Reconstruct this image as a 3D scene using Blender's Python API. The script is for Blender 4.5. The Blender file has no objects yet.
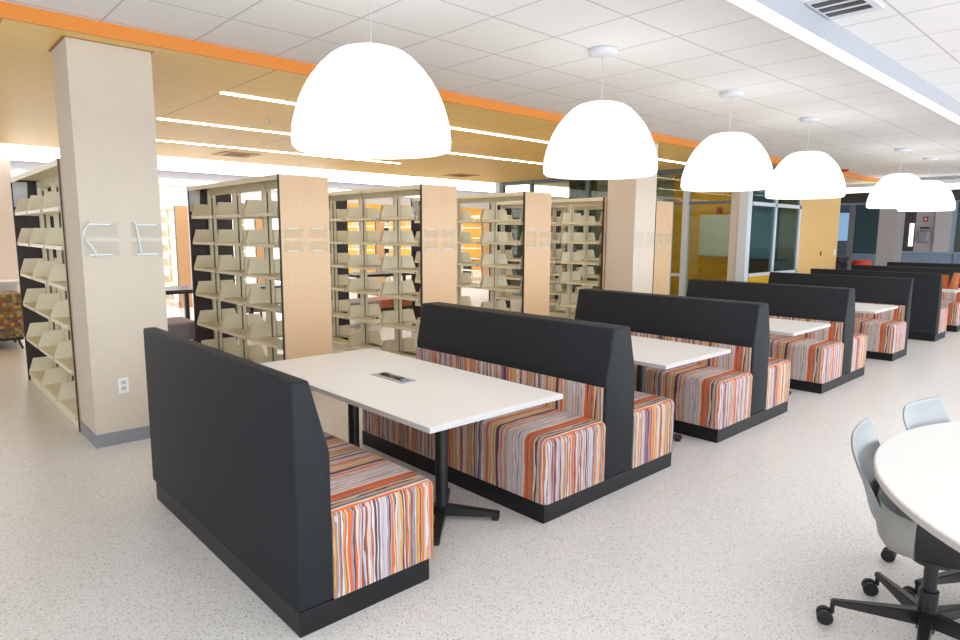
import bpy, bmesh, math, random
from mathutils import Vector, Matrix
random.seed(7)
SC = bpy.context.scene
COL = SC.collection

# ------------------------------------------------------------------ camera
cd = bpy.data.cameras.new('camera'); cam = bpy.data.objects.new('camera', cd); COL.objects.link(cam)
cd.sensor_width = 36.0; cd.lens = 637.18 / 960 * 36; cd.clip_start = .05; cd.clip_end = 200
yaw, pit, rol = 0.8211114491263974, -0.13448648985682532, -0.005635369408393702
Rz = Matrix.Rotation(yaw, 3, 'Z'); Rx = Matrix.Rotation(pit, 3, 'X'); Ry = Matrix.Rotation(rol, 3, 'Y')
RR = Rz @ Rx @ Ry
right, fwd, up = RR.col[0], RR.col[1], RR.col[2]
m = Matrix((right, up, -fwd)).transposed().to_4x4(); m.translation = Vector((4.0883, -1.0792, 1.6075))
cam.matrix_world = m
SC.camera = cam
SC.view_settings.view_transform = 'Standard'; SC.view_settings.look = 'None'
SC.view_settings.gamma = 1.0; SC.view_settings.exposure = 0.16; SC.view_settings.use_curve_mapping = False

# ------------------------------------------------------------------ world and daylight
w = bpy.data.worlds.new('world'); SC.world = w; w.use_nodes = True
bg = w.node_tree.nodes['Background']; bg.inputs[0].default_value = (.72, .86, 1, 1); bg.inputs[1].default_value = 1.3

def area(name, loc, rot, sx, sy, power, col):
    l = bpy.data.lights.new(name, 'AREA'); l.shape = 'RECTANGLE'; l.size = sx; l.size_y = sy; l.energy = power; l.color = col
    o = bpy.data.objects.new(name, l); COL.objects.link(o); o.location = loc; o.rotation_euler = rot
    return o
PI = math.pi
DAY = (.90, .95, 1.0)
area('daylight_right_windows', (8.8, 7, 1.75), (0, PI/2, 0), 2.3, 22, 760, DAY)
area('rear_fill_light', (3.5, -4.8, 1.75), (PI/2, 0, 0), 9, 2.3, 30, (.96, .97, 1))  # unseen soft fill added behind the camera
area('daylight_left_windows', (-16.6, 4, 1.75), (0, -PI/2, 0), 2.2, 14, 320, DAY)

# ------------------------------------------------------------------ material helpers
def lin(c):
    return tuple(((v/255)/12.92 if v/255 <= .04045 else ((v/255+.055)/1.055)**2.4) for v in c) + (1,)
MATS = {}
def mat(name, rgb, rough=.5, metal=0, spec=.5, emit=0, noise=0, nscale=20, bump=0, bscale=200):
    if name in MATS: return MATS[name]
    M = bpy.data.materials.new(name); M.use_nodes = True; nt = M.node_tree; b = nt.nodes['Principled BSDF']
    c = lin(rgb); b.inputs['Base Color'].default_value = c
    b.inputs['Roughness'].default_value = rough; b.inputs['Metallic'].default_value = metal
    b.inputs['Specular IOR Level'].default_value = spec
    if emit:
        b.inputs['Emission Color'].default_value = c; b.inputs['Emission Strength'].default_value = emit
    if noise or bump:
        tc = nt.nodes.new('ShaderNodeTexCoord')
    if noise:
        n = nt.nodes.new('ShaderNodeTexNoise'); n.inputs['Scale'].default_value = nscale; n.inputs['Detail'].default_value = 3
        nt.links.new(tc.outputs['Object'], n.inputs['Vector'])
        r = nt.nodes.new('ShaderNodeValToRGB')
        r.color_ramp.elements[0].position = .3; r.color_ramp.elements[1].position = .7
        r.color_ramp.elements[0].color = tuple(x*(1-noise) for x in c[:3]) + (1,)
        r.color_ramp.elements[1].color = tuple(min(1, x*(1+noise)) for x in c[:3]) + (1,)
        nt.links.new(n.outputs[0], r.inputs[0]); nt.links.new(r.outputs[0], b.inputs['Base Color'])
    if bump:
        n = nt.nodes.new('ShaderNodeTexNoise'); n.inputs['Scale'].default_value = bscale
        nt.links.new(tc.outputs['Object'], n.inputs['Vector'])
        bp = nt.nodes.new('ShaderNodeBump'); bp.inputs['Strength'].default_value = bump; bp.inputs['Distance'].default_value = .002
        nt.links.new(n.outputs[0], bp.inputs['Height']); nt.links.new(bp.outputs[0], b.inputs['Normal'])
    MATS[name] = M
    return M
def emis(name, rgb, s):
    if name in MATS: return MATS[name]
    M = bpy.data.materials.new(name); M.use_nodes = True; nt = M.node_tree; nt.nodes.clear()
    e = nt.nodes.new('ShaderNodeEmission'); o = nt.nodes.new('ShaderNodeOutputMaterial')
    e.inputs[0].default_value = lin(rgb); e.inputs[1].default_value = s; nt.links.new(e.outputs[0], o.inputs[0])
    MATS[name] = M; return M
def glass(name, rgb, clear=.8, rough=.02):
    M = bpy.data.materials.new(name); M.use_nodes = True; nt = M.node_tree; nt.nodes.clear()
    t = nt.nodes.new('ShaderNodeBsdfTransparent'); t.inputs[0].default_value = lin(rgb)
    g = nt.nodes.new('ShaderNodeBsdfGlossy'); g.inputs['Roughness'].default_value = rough; g.inputs[0].default_value = (.9, .95, .95, 1)
    mx = nt.nodes.new('ShaderNodeMixShader'); mx.inputs[0].default_value = 1-clear
    o = nt.nodes.new('ShaderNodeOutputMaterial')
    nt.links.new(t.outputs[0], mx.inputs[1]); nt.links.new(g.outputs[0], mx.inputs[2]); nt.links.new(mx.outputs[0], o.inputs[0])
    MATS[name] = M; return M

class NT:
    """tiny node-graph writer"""
    def __init__(s, M): s.nt = M.node_tree
    def math(s, op, a, b=None, c=None):
        n = s.nt.nodes.new('ShaderNodeMath'); n.operation = op
        for i, v in enumerate((a, b, c)):
            if v is None: continue
            if isinstance(v, (int, float)): n.inputs[i].default_value = v
            else: s.nt.links.new(v, n.inputs[i])
        return n.outputs[0]
    def mix(s, f, a, b):
        n = s.nt.nodes.new('ShaderNodeMix'); n.data_type = 'RGBA'
        for i, v in ((0, f), (6, a), (7, b)):
            if isinstance(v, (int, float, tuple)): n.inputs[i].default_value = v
            else: s.nt.links.new(v, n.inputs[i])
        return n.outputs[2]
    def comb(s, x, y, z):
        n = s.nt.nodes.new('ShaderNodeCombineXYZ')
        for i, v in enumerate((x, y, z)):
            if isinstance(v, (int, float)): n.inputs[i].default_value = v
            else: s.nt.links.new(v, n.inputs[i])
        return n.outputs[0]
    def coord(s, kind='Object'):
        tc = s.nt.nodes.new('ShaderNodeTexCoord'); sp = s.nt.nodes.new('ShaderNodeSeparateXYZ')
        s.nt.links.new(tc.outputs[kind], sp.inputs[0]); return tc.outputs[kind], sp.outputs
    def noise(s, vec, scale, detail=2, out=0):
        n = s.nt.nodes.new('ShaderNodeTexNoise'); n.inputs['Scale'].default_value = scale; n.inputs['Detail'].default_value = detail
        s.nt.links.new(vec, n.inputs['Vector']); return n.outputs[out]

def m_stripes():
    M = bpy.data.materials.new('striped_fabric'); M.use_nodes = True; g = NT(M); nt = M.node_tree; b = nt.nodes['Principled BSDF']
    _, p = g.coord('Object'); _, n = g.coord('Normal')
    ax = g.math('GREATER_THAN', g.math('ABSOLUTE', n[0]), .62)
    az = g.math('GREATER_THAN', g.math('ABSOLUTE', n[2]), .5)
    nax = g.math('SUBTRACT', 1, ax)
    u = g.math('ADD', g.math('MULTIPLY', p[1], ax), g.math('MULTIPLY', p[0], nax))
    v = g.math('ADD', g.math('MULTIPLY', p[2], g.math('SUBTRACT', 1, az)), g.math('MULTIPLY', p[1], az))
    nz = g.noise(g.comb(g.math('MULTIPLY', u, 42), g.math('MULTIPLY', v, 5.0), 0), 1.0, 1)
    uu = g.math('ADD', u, g.math('MULTIPLY', g.math('SUBTRACT', nz, .5), .030))
    vo = nt.nodes.new('ShaderNodeTexVoronoi'); vo.voronoi_dimensions = '1D'; vo.inputs['Scale'].default_value = 125
    nt.links.new(g.math('ADD', uu, 10.0), vo.inputs['W'])
    sp = nt.nodes.new('ShaderNodeSeparateColor'); nt.links.new(vo.outputs['Color'], sp.inputs[0])
    r = nt.nodes.new('ShaderNodeValToRGB'); r.color_ramp.interpolation = 'CONSTANT'
    pal = [(0, (186, 176, 186)), (.13, (210, 198, 196)), (.31, (214, 104, 52)), (.42, (206, 152, 80)), (.56, (150, 138, 146)),
           (.64, (84, 70, 78)), (.69, (164, 128, 104)), (.80, (210, 172, 134)), (.89, (104, 100, 130)), (.92, (194, 184, 190)), (.96, (142, 80, 68))]
    els = r.color_ramp.elements
    els[0].position = 0; els[0].color = lin(pal[0][1]); els[1].position = pal[1][0]; els[1].color = lin(pal[1][1])
    for ps, c in pal[2:]:
        e = els.new(ps); e.color = lin(c)
    nt.links.new(sp.outputs[0], r.inputs[0])
    # thin dark yarn lines between some bands
    vd = nt.nodes.new('ShaderNodeTexVoronoi'); vd.voronoi_dimensions = '1D'; vd.feature = 'DISTANCE_TO_EDGE'; vd.inputs['Scale'].default_value = 125
    nt.links.new(g.math('ADD', uu, 10.0), vd.inputs['W'])
    ln = g.math('MULTIPLY', g.math('LESS_THAN', vd.outputs['Distance'], .11), g.math('GREATER_THAN', sp.outputs[1], .4))
    c = g.mix(g.math('MULTIPLY', ln, .75), r.outputs[0], lin((70, 60, 68)))
    nt.links.new(c, b.inputs['Base Color']); b.inputs['Roughness'].default_value = .75; b.inputs['Specular IOR Level'].default_value = .3
    return M
STRIPE = m_stripes()

def m_floor():
    M = bpy.data.materials.new('terrazzo_floor'); M.use_nodes = True; g = NT(M); nt = M.node_tree; b = nt.nodes['Principled BSDF']
    vec, p = g.coord('Object')
    base = lin((231, 226, 221))
    col = g.mix(g.noise(vec, 1.2), tuple(v*.95 for v in base[:3])+(1,), tuple(min(1, v*1.04) for v in base[:3])+(1,))
    for sc, th, c, rt in ((58, .19, (98, 93, 95), .45), (90, .24, (150, 126, 108), .5), (120, .27, (142, 140, 146), .42), (80, .30, (246, 244, 241), .6)):
        vo = nt.nodes.new('ShaderNodeTexVoronoi'); vo.inputs['Scale'].default_value = sc; nt.links.new(vec, vo.inputs['Vector'])
        sp = nt.nodes.new('ShaderNodeSeparateColor'); nt.links.new(vo.outputs['Color'], sp.inputs[0])
        f = g.math('MULTIPLY', g.math('LESS_THAN', vo.outputs['Distance'], th), g.math('LESS_THAN', sp.outputs[0], rt))
        col = g.mix(g.math('MULTIPLY', f, .8), col, lin(c))
    nt.links.new(col, b.inputs['Base Color']); b.inputs['Roughness'].default_value = .32; b.inputs['Specular IOR Level'].default_value = .4
    return M
def grid_lines(g, a, pitch, off, width):
    f = g.math('FRACT', g.math('DIVIDE', g.math('SUBTRACT', a, off - width/2 - pitch*100), pitch))
    return g.math('LESS_THAN', f, width/pitch)
def m_tiles():
    M = bpy.data.materials.new('ceiling_tile'); M.use_nodes = True; g = NT(M); nt = M.node_tree; b = nt.nodes['Principled BSDF']
    vec, p = g.coord('Object')
    l = g.math('MAXIMUM', grid_lines(g, p[0], .6235, .257, .014), grid_lines(g, p[1], .6225, .14, .014))
    t = g.mix(g.noise(vec, 90, 2), lin((232, 230, 229)), lin((240, 239, 238)))
    nt.links.new(g.mix(l, t, lin((198, 196, 196))), b.inputs['Base Color']); b.inputs['Roughness'].default_value = .9
    return M
def m_slats():
    M = bpy.data.materials.new('wood_ceiling'); M.use_nodes = True; g = NT(M); nt = M.node_tree; b = nt.nodes['Principled BSDF']
    vec, p = g.coord('Object')
    v = g.comb(g.math('MULTIPLY', p[0], 9), g.math('MULTIPLY', p[1], .5), 0)
    c = g.mix(g.noise(v, 2.2, 4), lin((238, 198, 112)), lin((246, 210, 130)))
    l = grid_lines(g, p[0], .31, .02, .006)
    l2 = grid_lines(g, p[1], 1.83, 1.42, .014)
    c = g.mix(g.math('MULTIPLY', l, .35), c, lin((150, 98, 36)))
    c = g.mix(g.math('MULTIPLY', l2, .75), c, lin((150, 98, 36)))
    nt.links.new(c, b.inputs['Base Color']); b.inputs['Roughness'].default_value = .5
    return M
def m_maple(name='maple_veneer', a=(222, 186, 146), bb=(232, 200, 162)):
    M = bpy.data.materials.new(name); M.use_nodes = True; g = NT(M); nt = M.node_tree; b = nt.nodes['Principled BSDF']
    vec, p = g.coord('Object')
    v = g.comb(g.math('MULTIPLY', p[0], 8), g.math('MULTIPLY', p[1], 16), g.math('MULTIPLY', p[2], .9))
    nt.links.new(g.mix(g.noise(v, 2.5, 5), lin(a), lin(bb)), b.inputs['Base Color']); b.inputs['Roughness'].default_value = .4
    return M
def m_mosaic():
    M = bpy.data.materials.new('mosaic_fabric'); M.use_nodes = True; g = NT(M); nt = M.node_tree; b = nt.nodes['Principled BSDF']
    vec, p = g.coord('Object')
    vo = nt.nodes.new('ShaderNodeTexVoronoi'); vo.distance = 'CHEBYCHEV'; vo.inputs['Scale'].default_value = 26; vo.inputs['Randomness'].default_value = .3
    nt.links.new(vec, vo.inputs['Vector'])
    sp = nt.nodes.new('ShaderNodeSeparateColor'); nt.links.new(vo.outputs['Color'], sp.inputs[0])
    r = nt.nodes.new('ShaderNodeValToRGB'); r.color_ramp.interpolation = 'CONSTANT'; els = r.color_ramp.elements
    els[0].color = lin((140, 88, 50)); els[1].position = .2; els[1].color = lin((128, 118, 62))
    for ps, c in ((.35, (110, 100, 85)), (.5, (160, 100, 52)), (.65, (170, 150, 120)), (.8, (90, 80, 80)), (.9, (190, 160, 70))):
        e = els.new(ps); e.color = lin(c)
    nt.links.new(sp.outputs[0], r.inputs[0]); nt.links.new(r.outputs[0], b.inputs['Base Color']); b.inputs['Roughness'].default_value = .8
    return M
FLOOR, TILE, SLAT, MAPLE, MOSAIC = m_floor(), m_tiles(), m_slats(), m_maple(), m_mosaic()
MAPLE = m_maple('maple_panel', (220, 183, 140), (230, 196, 156))
MAPLE2 = m_maple('amber_maple', (222, 172, 124), (232, 186, 140))
VINYL = mat('charcoal_vinyl', (38, 40, 43), .6, spec=.18, noise=.06, nscale=30, bump=.15, bscale=500)
PLINTH = mat('black_laminate', (25, 27, 29), .45, spec=.3)
WHITE = mat('white_laminate', (236, 233, 229), .35)
WEDGE = mat('white_edge_shaded', (194, 190, 190), .45)  # table edge white darkened in its colour to stand in for shade
BLACK = mat('black_metal', (28, 29, 31), .35)
BLACKP = mat('black_plastic', (24, 25, 27), .4)
PAINT = mat('column_paint', (208, 195, 178), .7, noise=.012, nscale=6)
GREYB = mat('grey_rubber_base', (140, 140, 144), .5)
ORANGE = mat('orange_paint', (226, 137, 50), .6)
CREAM = mat('cream_steel', (236, 226, 198), .45)
SLOT_SHADE = mat('post_slot_shade', (120, 110, 78), .6)  # web between the post flanges coloured dark in place of shade
BROWN = mat('dark_brown_laminate', (50, 36, 34), .5)
DARKEDGE = mat('dark_edge_band', (44, 38, 34), .5)
BLUE = mat('blue_sticker', (70, 110, 180), .5)
GREYL = mat('light_grey_plastic', (148, 151, 152), .45)
GREYM = mat('silver_metal', (175, 178, 184), .35, .5)
WPAINT = mat('white_paint', (232, 230, 228), .7)
YPAINT = mat('yellow_paint', (226, 186, 118), .6)
OCHRE = mat('ochre_paint', (212, 164, 12), .6)
GPAINT = mat('grey_panel', (176, 168, 166), .6)
FIXT = mat('fixture_white', (215, 218, 224), .5)
HOUS = mat('housing_grey', (160, 163, 170), .6)
LAMP = emis('lamp_diffuser', (255, 252, 248), 1.7)
STRIPL = emis('strip_diffuser', (255, 252, 246), 4.0)
WOODL = emis('wood_strip_diffuser', (255, 246, 228), 14.0)
COOLL = emis('cool_diffuser', (250, 252, 255), 4.0)
GL_T = glass('teal_glass', (196, 216, 222), .94)
GL_O = glass('olive_glass', (234, 234, 218), .975)
ACR = glass('clear_acrylic', (252, 253, 253), .98, .2)
FROST = mat('acrylic_edge', (232, 238, 244), .15)

# ------------------------------------------------------------------ mesh helpers
def link(name, bm, material, parent=None, smooth=False):
    me = bpy.data.meshes.new(name); bmesh.ops.recalc_face_normals(bm, faces=bm.faces[:]); bm.to_mesh(me); bm.free()
    me.materials.append(material)
    if smooth:
        for p in me.polygons: p.use_smooth = True
    o = bpy.data.objects.new(name, me); COL.objects.link(o)
    if parent: o.parent = parent
    return o
def box(bm, x0, x1, y0, y1, z0, z1, bev=0, seg=3, mtx=None):
    r = bmesh.ops.create_cube(bm, size=1)
    vs = r['verts']
    for v in vs:
        v.co = Vector(((x0+x1)/2 + v.co.x*(x1-x0), (y0+y1)/2 + v.co.y*(y1-y0), (z0+z1)/2 + v.co.z*(z1-z0)))
    if bev:
        es = list({e for v in vs for e in v.link_edges})
        r2 = bmesh.ops.bevel(bm, geom=es, offset=bev, segments=seg, profile=.5, affect='EDGES')
        vs = list(set(r2['verts']) | {v for v in vs if v.is_valid})
    if mtx:
        for v in vs: v.co = mtx @ v.co
    return vs
def prism(bm, poly, a0, a1, axis='X', bev=0, seg=2):
    """polygon (pairs) extruded along axis"""
    def P(q, a):
        return Vector((a, q[0], q[1])) if axis == 'X' else Vector((q[0], a, q[1])) if axis == 'Y' else Vector((q[0], q[1], a))
    A = [bm.verts.new(P(q, a0)) for q in poly]; B = [bm.verts.new(P(q, a1)) for q in poly]
    n = len(poly); fs = [bm.faces.new(A[::-1]), bm.faces.new(B)]
    for i in range(n): fs.append(bm.faces.new((A[i], A[(i+1) % n], B[(i+1) % n], B[i])))
    if bev:
        bmesh.ops.recalc_face_normals(bm, faces=fs)
        bmesh.ops.bevel(bm, geom=list({e for f in fs for e in f.edges}), offset=bev, segments=seg, profile=.5, affect='EDGES')
def lathe(bm, prof, cx=0, cy=0, cz=0, n=48):
    rings = []
    for r, z in prof:
        if r < 1e-5: rings.append([bm.verts.new((cx, cy, cz+z))])
        else: rings.append([bm.verts.new((cx+r*math.cos(2*PI*i/n), cy+r*math.sin(2*PI*i/n), cz+z)) for i in range(n)])
    for a, b in zip(rings, rings[1:]):
        for i in range(n):
            j = (i+1) % n
            if len(a) == 1 and len(b) == 1: continue
            if len(a) == 1: bm.faces.new((a[0], b[i], b[j]))
            elif len(b) == 1: bm.faces.new((a[i], b[0], a[j]))
            else: bm.faces.new((a[i], b[i], b[j], a[j]))
def tube(bm, pts, r, n=10):
    pts = [Vector(p) for p in pts]; rings = []
    for i, p in enumerate(pts):
        d = (pts[min(i+1, len(pts)-1)] - pts[max(i-1, 0)]).normalized()
        a = d.cross(Vector((0, 0, 1)));
        if a.length < 1e-3: a = d.cross(Vector((1, 0, 0)))
        a.normalize(); b = d.cross(a).normalized()
        rr = r[i] if isinstance(r, (list, tuple)) else r
        rings.append([bm.verts.new(p + a*rr*math.cos(2*PI*k/n) + b*rr*math.sin(2*PI*k/n)) for k in range(n)])
    for A, B in zip(rings, rings[1:]):
        for k in range(n): bm.faces.new((A[k], A[(k+1) % n], B[(k+1) % n], B[k]))
    bm.faces.new(rings[0][::-1]); bm.faces.new(rings[-1])
def part(name, material, parent, fn, smooth=False):
    bm = bmesh.new(); fn(bm); return link(name, bm, material, parent, smooth)
def pbox(name, material, parent, *a, bev=0, seg=2, smooth=False):
    bm = bmesh.new(); box(bm, *a, bev=bev, seg=seg); return link(name, bm, material, parent, smooth)
def struct(name, material, *boxes, bev=0):
    bm = bmesh.new()
    for b in boxes: box(bm, *b, bev=bev)
    o = link(name, bm, material); o['kind'] = 'structure'; return o
def tag(o, label, cat, group=None):
    o['label'] = label; o['category'] = cat
    if group: o['group'] = group
    return o
def thing(name, loc=(0, 0, 0), rz=0, label='', cat='', group=None):
    o = bpy.data.objects.new(name, None); COL.objects.link(o); o.location = loc; o.rotation_euler = (0, 0, rz); o.empty_display_size = .1
    return tag(o, label, cat, group)
KIDS = {}
def kids(o):
    return [c for c in bpy.data.objects if c.parent == o]
def snapshot(o):
    return (o, [snapshot(c) for c in kids(o)])
def paste(snap, parent=None):
    c = snap[0].copy(); COL.objects.link(c); c.parent = parent
    for s in snap[1]: paste(s, c)
    return c
def dup(snap, loc, label, group=None, rz=None):
    c = paste(snap); c.location = loc; c['label'] = label
    if rz is not None: c.rotation_euler = (0, 0, rz)
    if group: c['group'] = group
    return c

# ------------------------------------------------------------------ structure
ZC, ZW = 3.03, 2.937
XL, XR, Y0, Y1 = -17.0, 9.0, -5.0, 24.0
struct('floor', FLOOR, (XL, XR, Y0, Y1+3, -.1, 0))
struct('ceiling', TILE, (XL, XR, Y0, Y1+3, ZC, ZC+.1))
# wood cloud hanging below the tile ceiling, orange edge
struct('ceiling_wood_soffit', SLAT, (-8.17, -1.06, Y0, 10.86, ZW, ZW+.05), (-8.17+5.2, -1.06, 10.86, 17.5, ZW, ZW+.05))
struct('trim_1', ORANGE, (-1.06, -1.04, Y0, 17.5, ZW-.003, ZC), (-8.19, -8.17, Y0, 10.86, ZW-.003, ZC))
# outer walls
struct('wall_left', WPAINT, (XL-.1, XL, Y0, Y1, 0, .8), (XL-.1, XL, Y0, Y1, 2.62, ZC), (XL-.1, XL, 4.0, 11.6, .8, 2.62), (XL-.1, XL, Y0, -1, .8, 2.62), (XL-.1, XL, 1.75, 2.3, .8, 2.62))
struct('wall_left_orange', mat('bright_orange_paint', (246, 186, 82), .6), (XL, XL+.06, 11.6, Y1, 0, 2.72))
struct('window_1', mat('dark_mullion', (70, 74, 80), .4), *[(XL-.06, XL-.02, y, y+.05, .8, 2.62) for y in (-1, .4, 1.72, 2.28, 3.1, 3.95)], (XL-.06, XL-.02, -1, 4, .8, .86), (XL-.06, XL-.02, -1, 4, 2.56, 2.62), (XL-.06, XL-.02, -1, 4, 2.05, 2.1))
struct('wall_right', WPAINT, (XR, XR+.1, Y0, Y1, 0, .55), (XR, XR+.1, Y0, Y1, 2.95, ZC))
struct('wall_front', WPAINT, (XL, XR, Y0-.1, Y0, 0, .55), (XL, XR, Y0-.1, Y0, 2.95, ZC), (XL, -4, Y0-.1, Y0, .55, 2.95))
for i, y in enumerate((-5, -1, 3, 7, 11, 15, 19, 23)):
    struct('trim_%d' % (10+i), WPAINT, (XR, XR+.1, y, y+.3, .55, 2.95))

# columns
def column(n, x0, x1, y0, y1, m=PAINT):
    struct('wall_column_%d' % n, m, (x0, x1, y0, y1, .1, ZW), bev=0)
    struct('baseboard_column_%d' % n, GREYB, (x0-.006, x1+.006, y0-.006, y1+.006, 0, .1))
column(1, -1.717, -1.227, -.04, .505)
column(2, -1.717, -1.227, 6.92, 7.46, mat('column_paint_lit', (226, 211, 194), .7))  # same column paint, made paler in place of light on its side
column(3, -1.70, -1.227, 20.0, 20.7, GPAINT)
struct('trim_2', mat('soffit_reveal', (176, 120, 50), .6), (-1.735, -1.209, -.06, .525, ZW-.004, ZW+.001))
struct('wall_column_4', mat('pink_column', (246, 230, 218), .7), (-9.5, -9.0, -.2, .56, 0, ZC))

# glazed room at the end of the stacks
YG = 10.9; XS = -1.37
FR = mat('frame_silver', (196, 198, 204), .4); FRD = mat('frame_dark', (92, 98, 100), .4); FRW = mat('frame_white', (214, 218, 226), .4)
struct('wall_post', mat('beige_post', (204, 192, 180), .6), (-1.70, -1.53, YG-.05, YG+.12, 0, ZC))
struct('trim_3', FRW, (-1.53, -1.36, YG-.07, YG+.10, 0, ZC))
struct('trim_4', FR, (-8.17, -8.0, YG-.05, YG+.1, 0, ZC))
def window(n, frames, panes, fm, gm):
    o = struct('window_%d' % n, fm, *frames)
    for p in panes: pbox('pane', gm, o, *p)
    return o
window(2, [(-8.0, -1.7, YG-.03, YG+.05, 2.85, ZC), (-8.0, -1.7, YG-.03, YG+.05, 2.22, 2.27), (-8.0, -7.88, YG-.04, YG+.05, 0, ZC), (-6.95, -6.87, YG-.04, YG+.05, 0, ZC),
          (-5.2, -5.1, YG-.04, YG+.05, 0, ZC), (-3.5, -3.44, YG-.04, YG+.05, 0, 2.25), (-8.0, -1.7, YG-.03, YG+.05, 0, .1)],
       [(-7.88, -6.95, YG, YG+.01, .1, 2.85), (-6.87, -5.2, YG, YG+.01, .1, 2.85), (-5.1, -2.7, YG, YG+.01, .1, 2.85), (-2.6, -1.7, YG, YG+.01, .1, 2.85)], FRD, GL_O)
struct('trim_5', FR, (-2.71, -2.59, YG-.06, YG+.06, 0, ZC))
window(3, [(-3.02, -2.95, YG-.045, YG+.055, 0, 2.25), (-3.0, -2.7, YG-.045, YG+.055, .76, .82)], [], FR, GL_O)
window(4, [(XS-.03, XS+.04, YG+.1, 13.3, 2.17, 2.24), (XS-.03, XS+.04, YG+.1, 13.3, .82, .88), (XS-.03, XS+.04, 12.0, 12.08, .82, ZC), (XS-.03, XS+.04, 13.22, 13.3, 0, ZC)],
       [(XS, XS+.01, YG+.1, 12.0, .88, 2.17), (XS, XS+.01, 12.08, 13.22, .88, 2.17), (XS, XS+.01, YG+.1, 13.22, 2.24, ZC)], FRW, GL_T)
struct('wall_under_window', OCHRE, (XS-.05, XS+.03, YG+.1, 13.3, 0, .82))
struct('wall_yellow', YPAINT, (XS-.4, XS, 13.3, 15.75, 0, ZC))
struct('wall_ochre_room', OCHRE, (-4.3, -2.66, 13.2, 13.3, 0, ZC), (-8.17, -6.8, 12.0, 12.1, 0, 2.3))
struct('wall_room_teal', mat('teal_wall', (128, 158, 160), .6), (-2.66, -1.80, 13.2, 13.3, 0, ZC))
struct('wall_room_back', mat('room_grey', (120, 128, 118), .7), (-8.17, XS-.4, 14.4, 14.5, 0, ZC), (-8.25, -8.17, YG+.1, 14.5, 0, 2.4))

# far end of the hall
YF = 22.0
struct('wall_back', mat('far_wall_grey', (160, 166, 170), .6), (XL, XR, Y1+2.9, Y1+3, 0, ZC))
struct('wall_back_header', mat('far_header', (78, 72, 70), .6), (-8, XR, YF, YF+.1, 2.66, ZC))
struct('wall_back_panels', GPAINT, (-1.25, -.75, YF, YF+.12, 1.15, 2.66))
struct('wall_back_panel_right', mat('pale_grey_panel', (196, 188, 186), .6), (-.75, -.34, YF-.06, YF+.12, 1.15, 2.66))
struct('wall_back_post', mat('dim_post', (128, 124, 130), .6), (-3.11, -2.93, YF, YF+.12, 0, 2.66))
struct('trim_6', mat('steel_blue_trim', (150, 165, 184), .4), (-.34, -.24, YF-.06, YF+.1, 1.15, 2.66), (-3.6, XR, YF-.02, YF+.1, 2.60, 2.66), (-2.93, -1.6, YF-.04, YF+.06, 1.0, 1.04), (-1.6, XR, YF-.08, YF+.06, 1.10, 1.15), (-.2, -.17, YF-.08, YF+.0, 0, 1.1))
o = struct('window_5', mat('far_frame', (66, 72, 80), .4), (-3.5, -3.45, YF, YF+.08, 0, 2.6), (8.9, 8.95, YF, YF+.08, 0, 2.6))
pbox('pane', GL_T, o, -2.93, -1.6, YF+.03, YF+.04, 1.04, 2.6)
pbox('pane', GL_T, o, -.24, 8.9, YF+.03, YF+.04, 1.15, 2.6)
struct('wall_back_low', mat('blue_grey_low', (134, 150, 170), .5), (-2.93, -1.6, YF+.02, YF+.07, 0, 1.0), (-1.6, XR, YF-.02, YF+.07, 0, 1.1))
struct('wall_back_recess', mat('dark_recess', (70, 62, 60), .6), (-1.6, -1.41, YF, YF+.1, 1.15, 2.66), (-1.41, -1.28, YF, YF+.1, 2.0, 2.66), (-1.28, -1.25, YF, YF+.1, 1.15, 2.66), (-1.41, -1.28, YF, YF+.1, 1.15, 1.3))
struct('window_6', emis('bright_exterior', (236, 246, 255), 1.6), (-1.41, -1.28, YF+.04, YF+.06, 1.3, 2.0))
struct('window_7', emis('blue_exterior', (140, 176, 216), .9), (-3.45, -3.11, YF+.04, YF+.06, 1.45, 2.35))
struct('wall_back_end', mat('dim_blue_wall', (84, 98, 116), .6), (-3.45, -3.11, YF+.02, YF+.1, 0, 1.45), (-3.45, -3.11, YF+.02, YF+.1, 2.35, 2.66))

# ------------------------------------------------------------------ ceiling things
for i, (x, yb, ye) in enumerate(((-2.25, 1.42, 10.2), (-4.2, 1.42, 10.2), (-6.13, 1.42, 6.3))):
    t = pbox('recessed_strip_light', WOODL, None, x-.03, x+.03, yb, ye, ZW-.008, ZW-.001)
    tag(t, ('white light strip in the wood ceiling, closest of three to its orange edge', 'long white light strip in the wood ceiling, middle of three',
            'short thin white light strip in the wood ceiling, farthest from the orange edge')[i], 'light', 'strip lights in the wood ceiling')
for i, x in enumerate((-9.0, -10.1, -11.2, -12.9, -14.2, -15.5)):
    t = pbox('ceiling_strip_light', COOLL, None, x-.24, x+.24, -4, 20, ZC-.05, ZC-.001)
    tag(t, 'bright white ceiling strip beyond the wood ceiling, %s' % ('nearest to its edge', 'second from its edge', 'third from its edge', 'fourth from its edge', 'second from the far windows', 'nearest the far windows')[i], 'light', 'bright ceiling strips over the far stacks')
struct('trim_7', mat('grey_bulkhead', (170, 166, 170), .6), (-12.3, -11.7, Y0, 20, 2.85, ZC))

t = thing('linear_pendant_light', (2.355, -3, 0), 0, 'long straight ceiling light with grey side and glowing white underside', 'light')
pbox('housing', HOUS, t, -.045, .045, 0, 23, 2.885, ZC-.001)
pbox('diffuser', STRIPL, t, -.043, .043, 0, 23, 2.876, 2.8845)
t = thing('linear_pendant_light', (-3.3, 17.6, 0), 0, 'white far ceiling light running across the hall behind the last dome lamps', 'light')
pbox('housing', FIXT, t, -.6, 4.5, 0, .1, 2.72, 2.95)
pbox('diffuser', COOLL, t, -.6, 4.5, -.004, 0, 2.72, 2.85)

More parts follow.
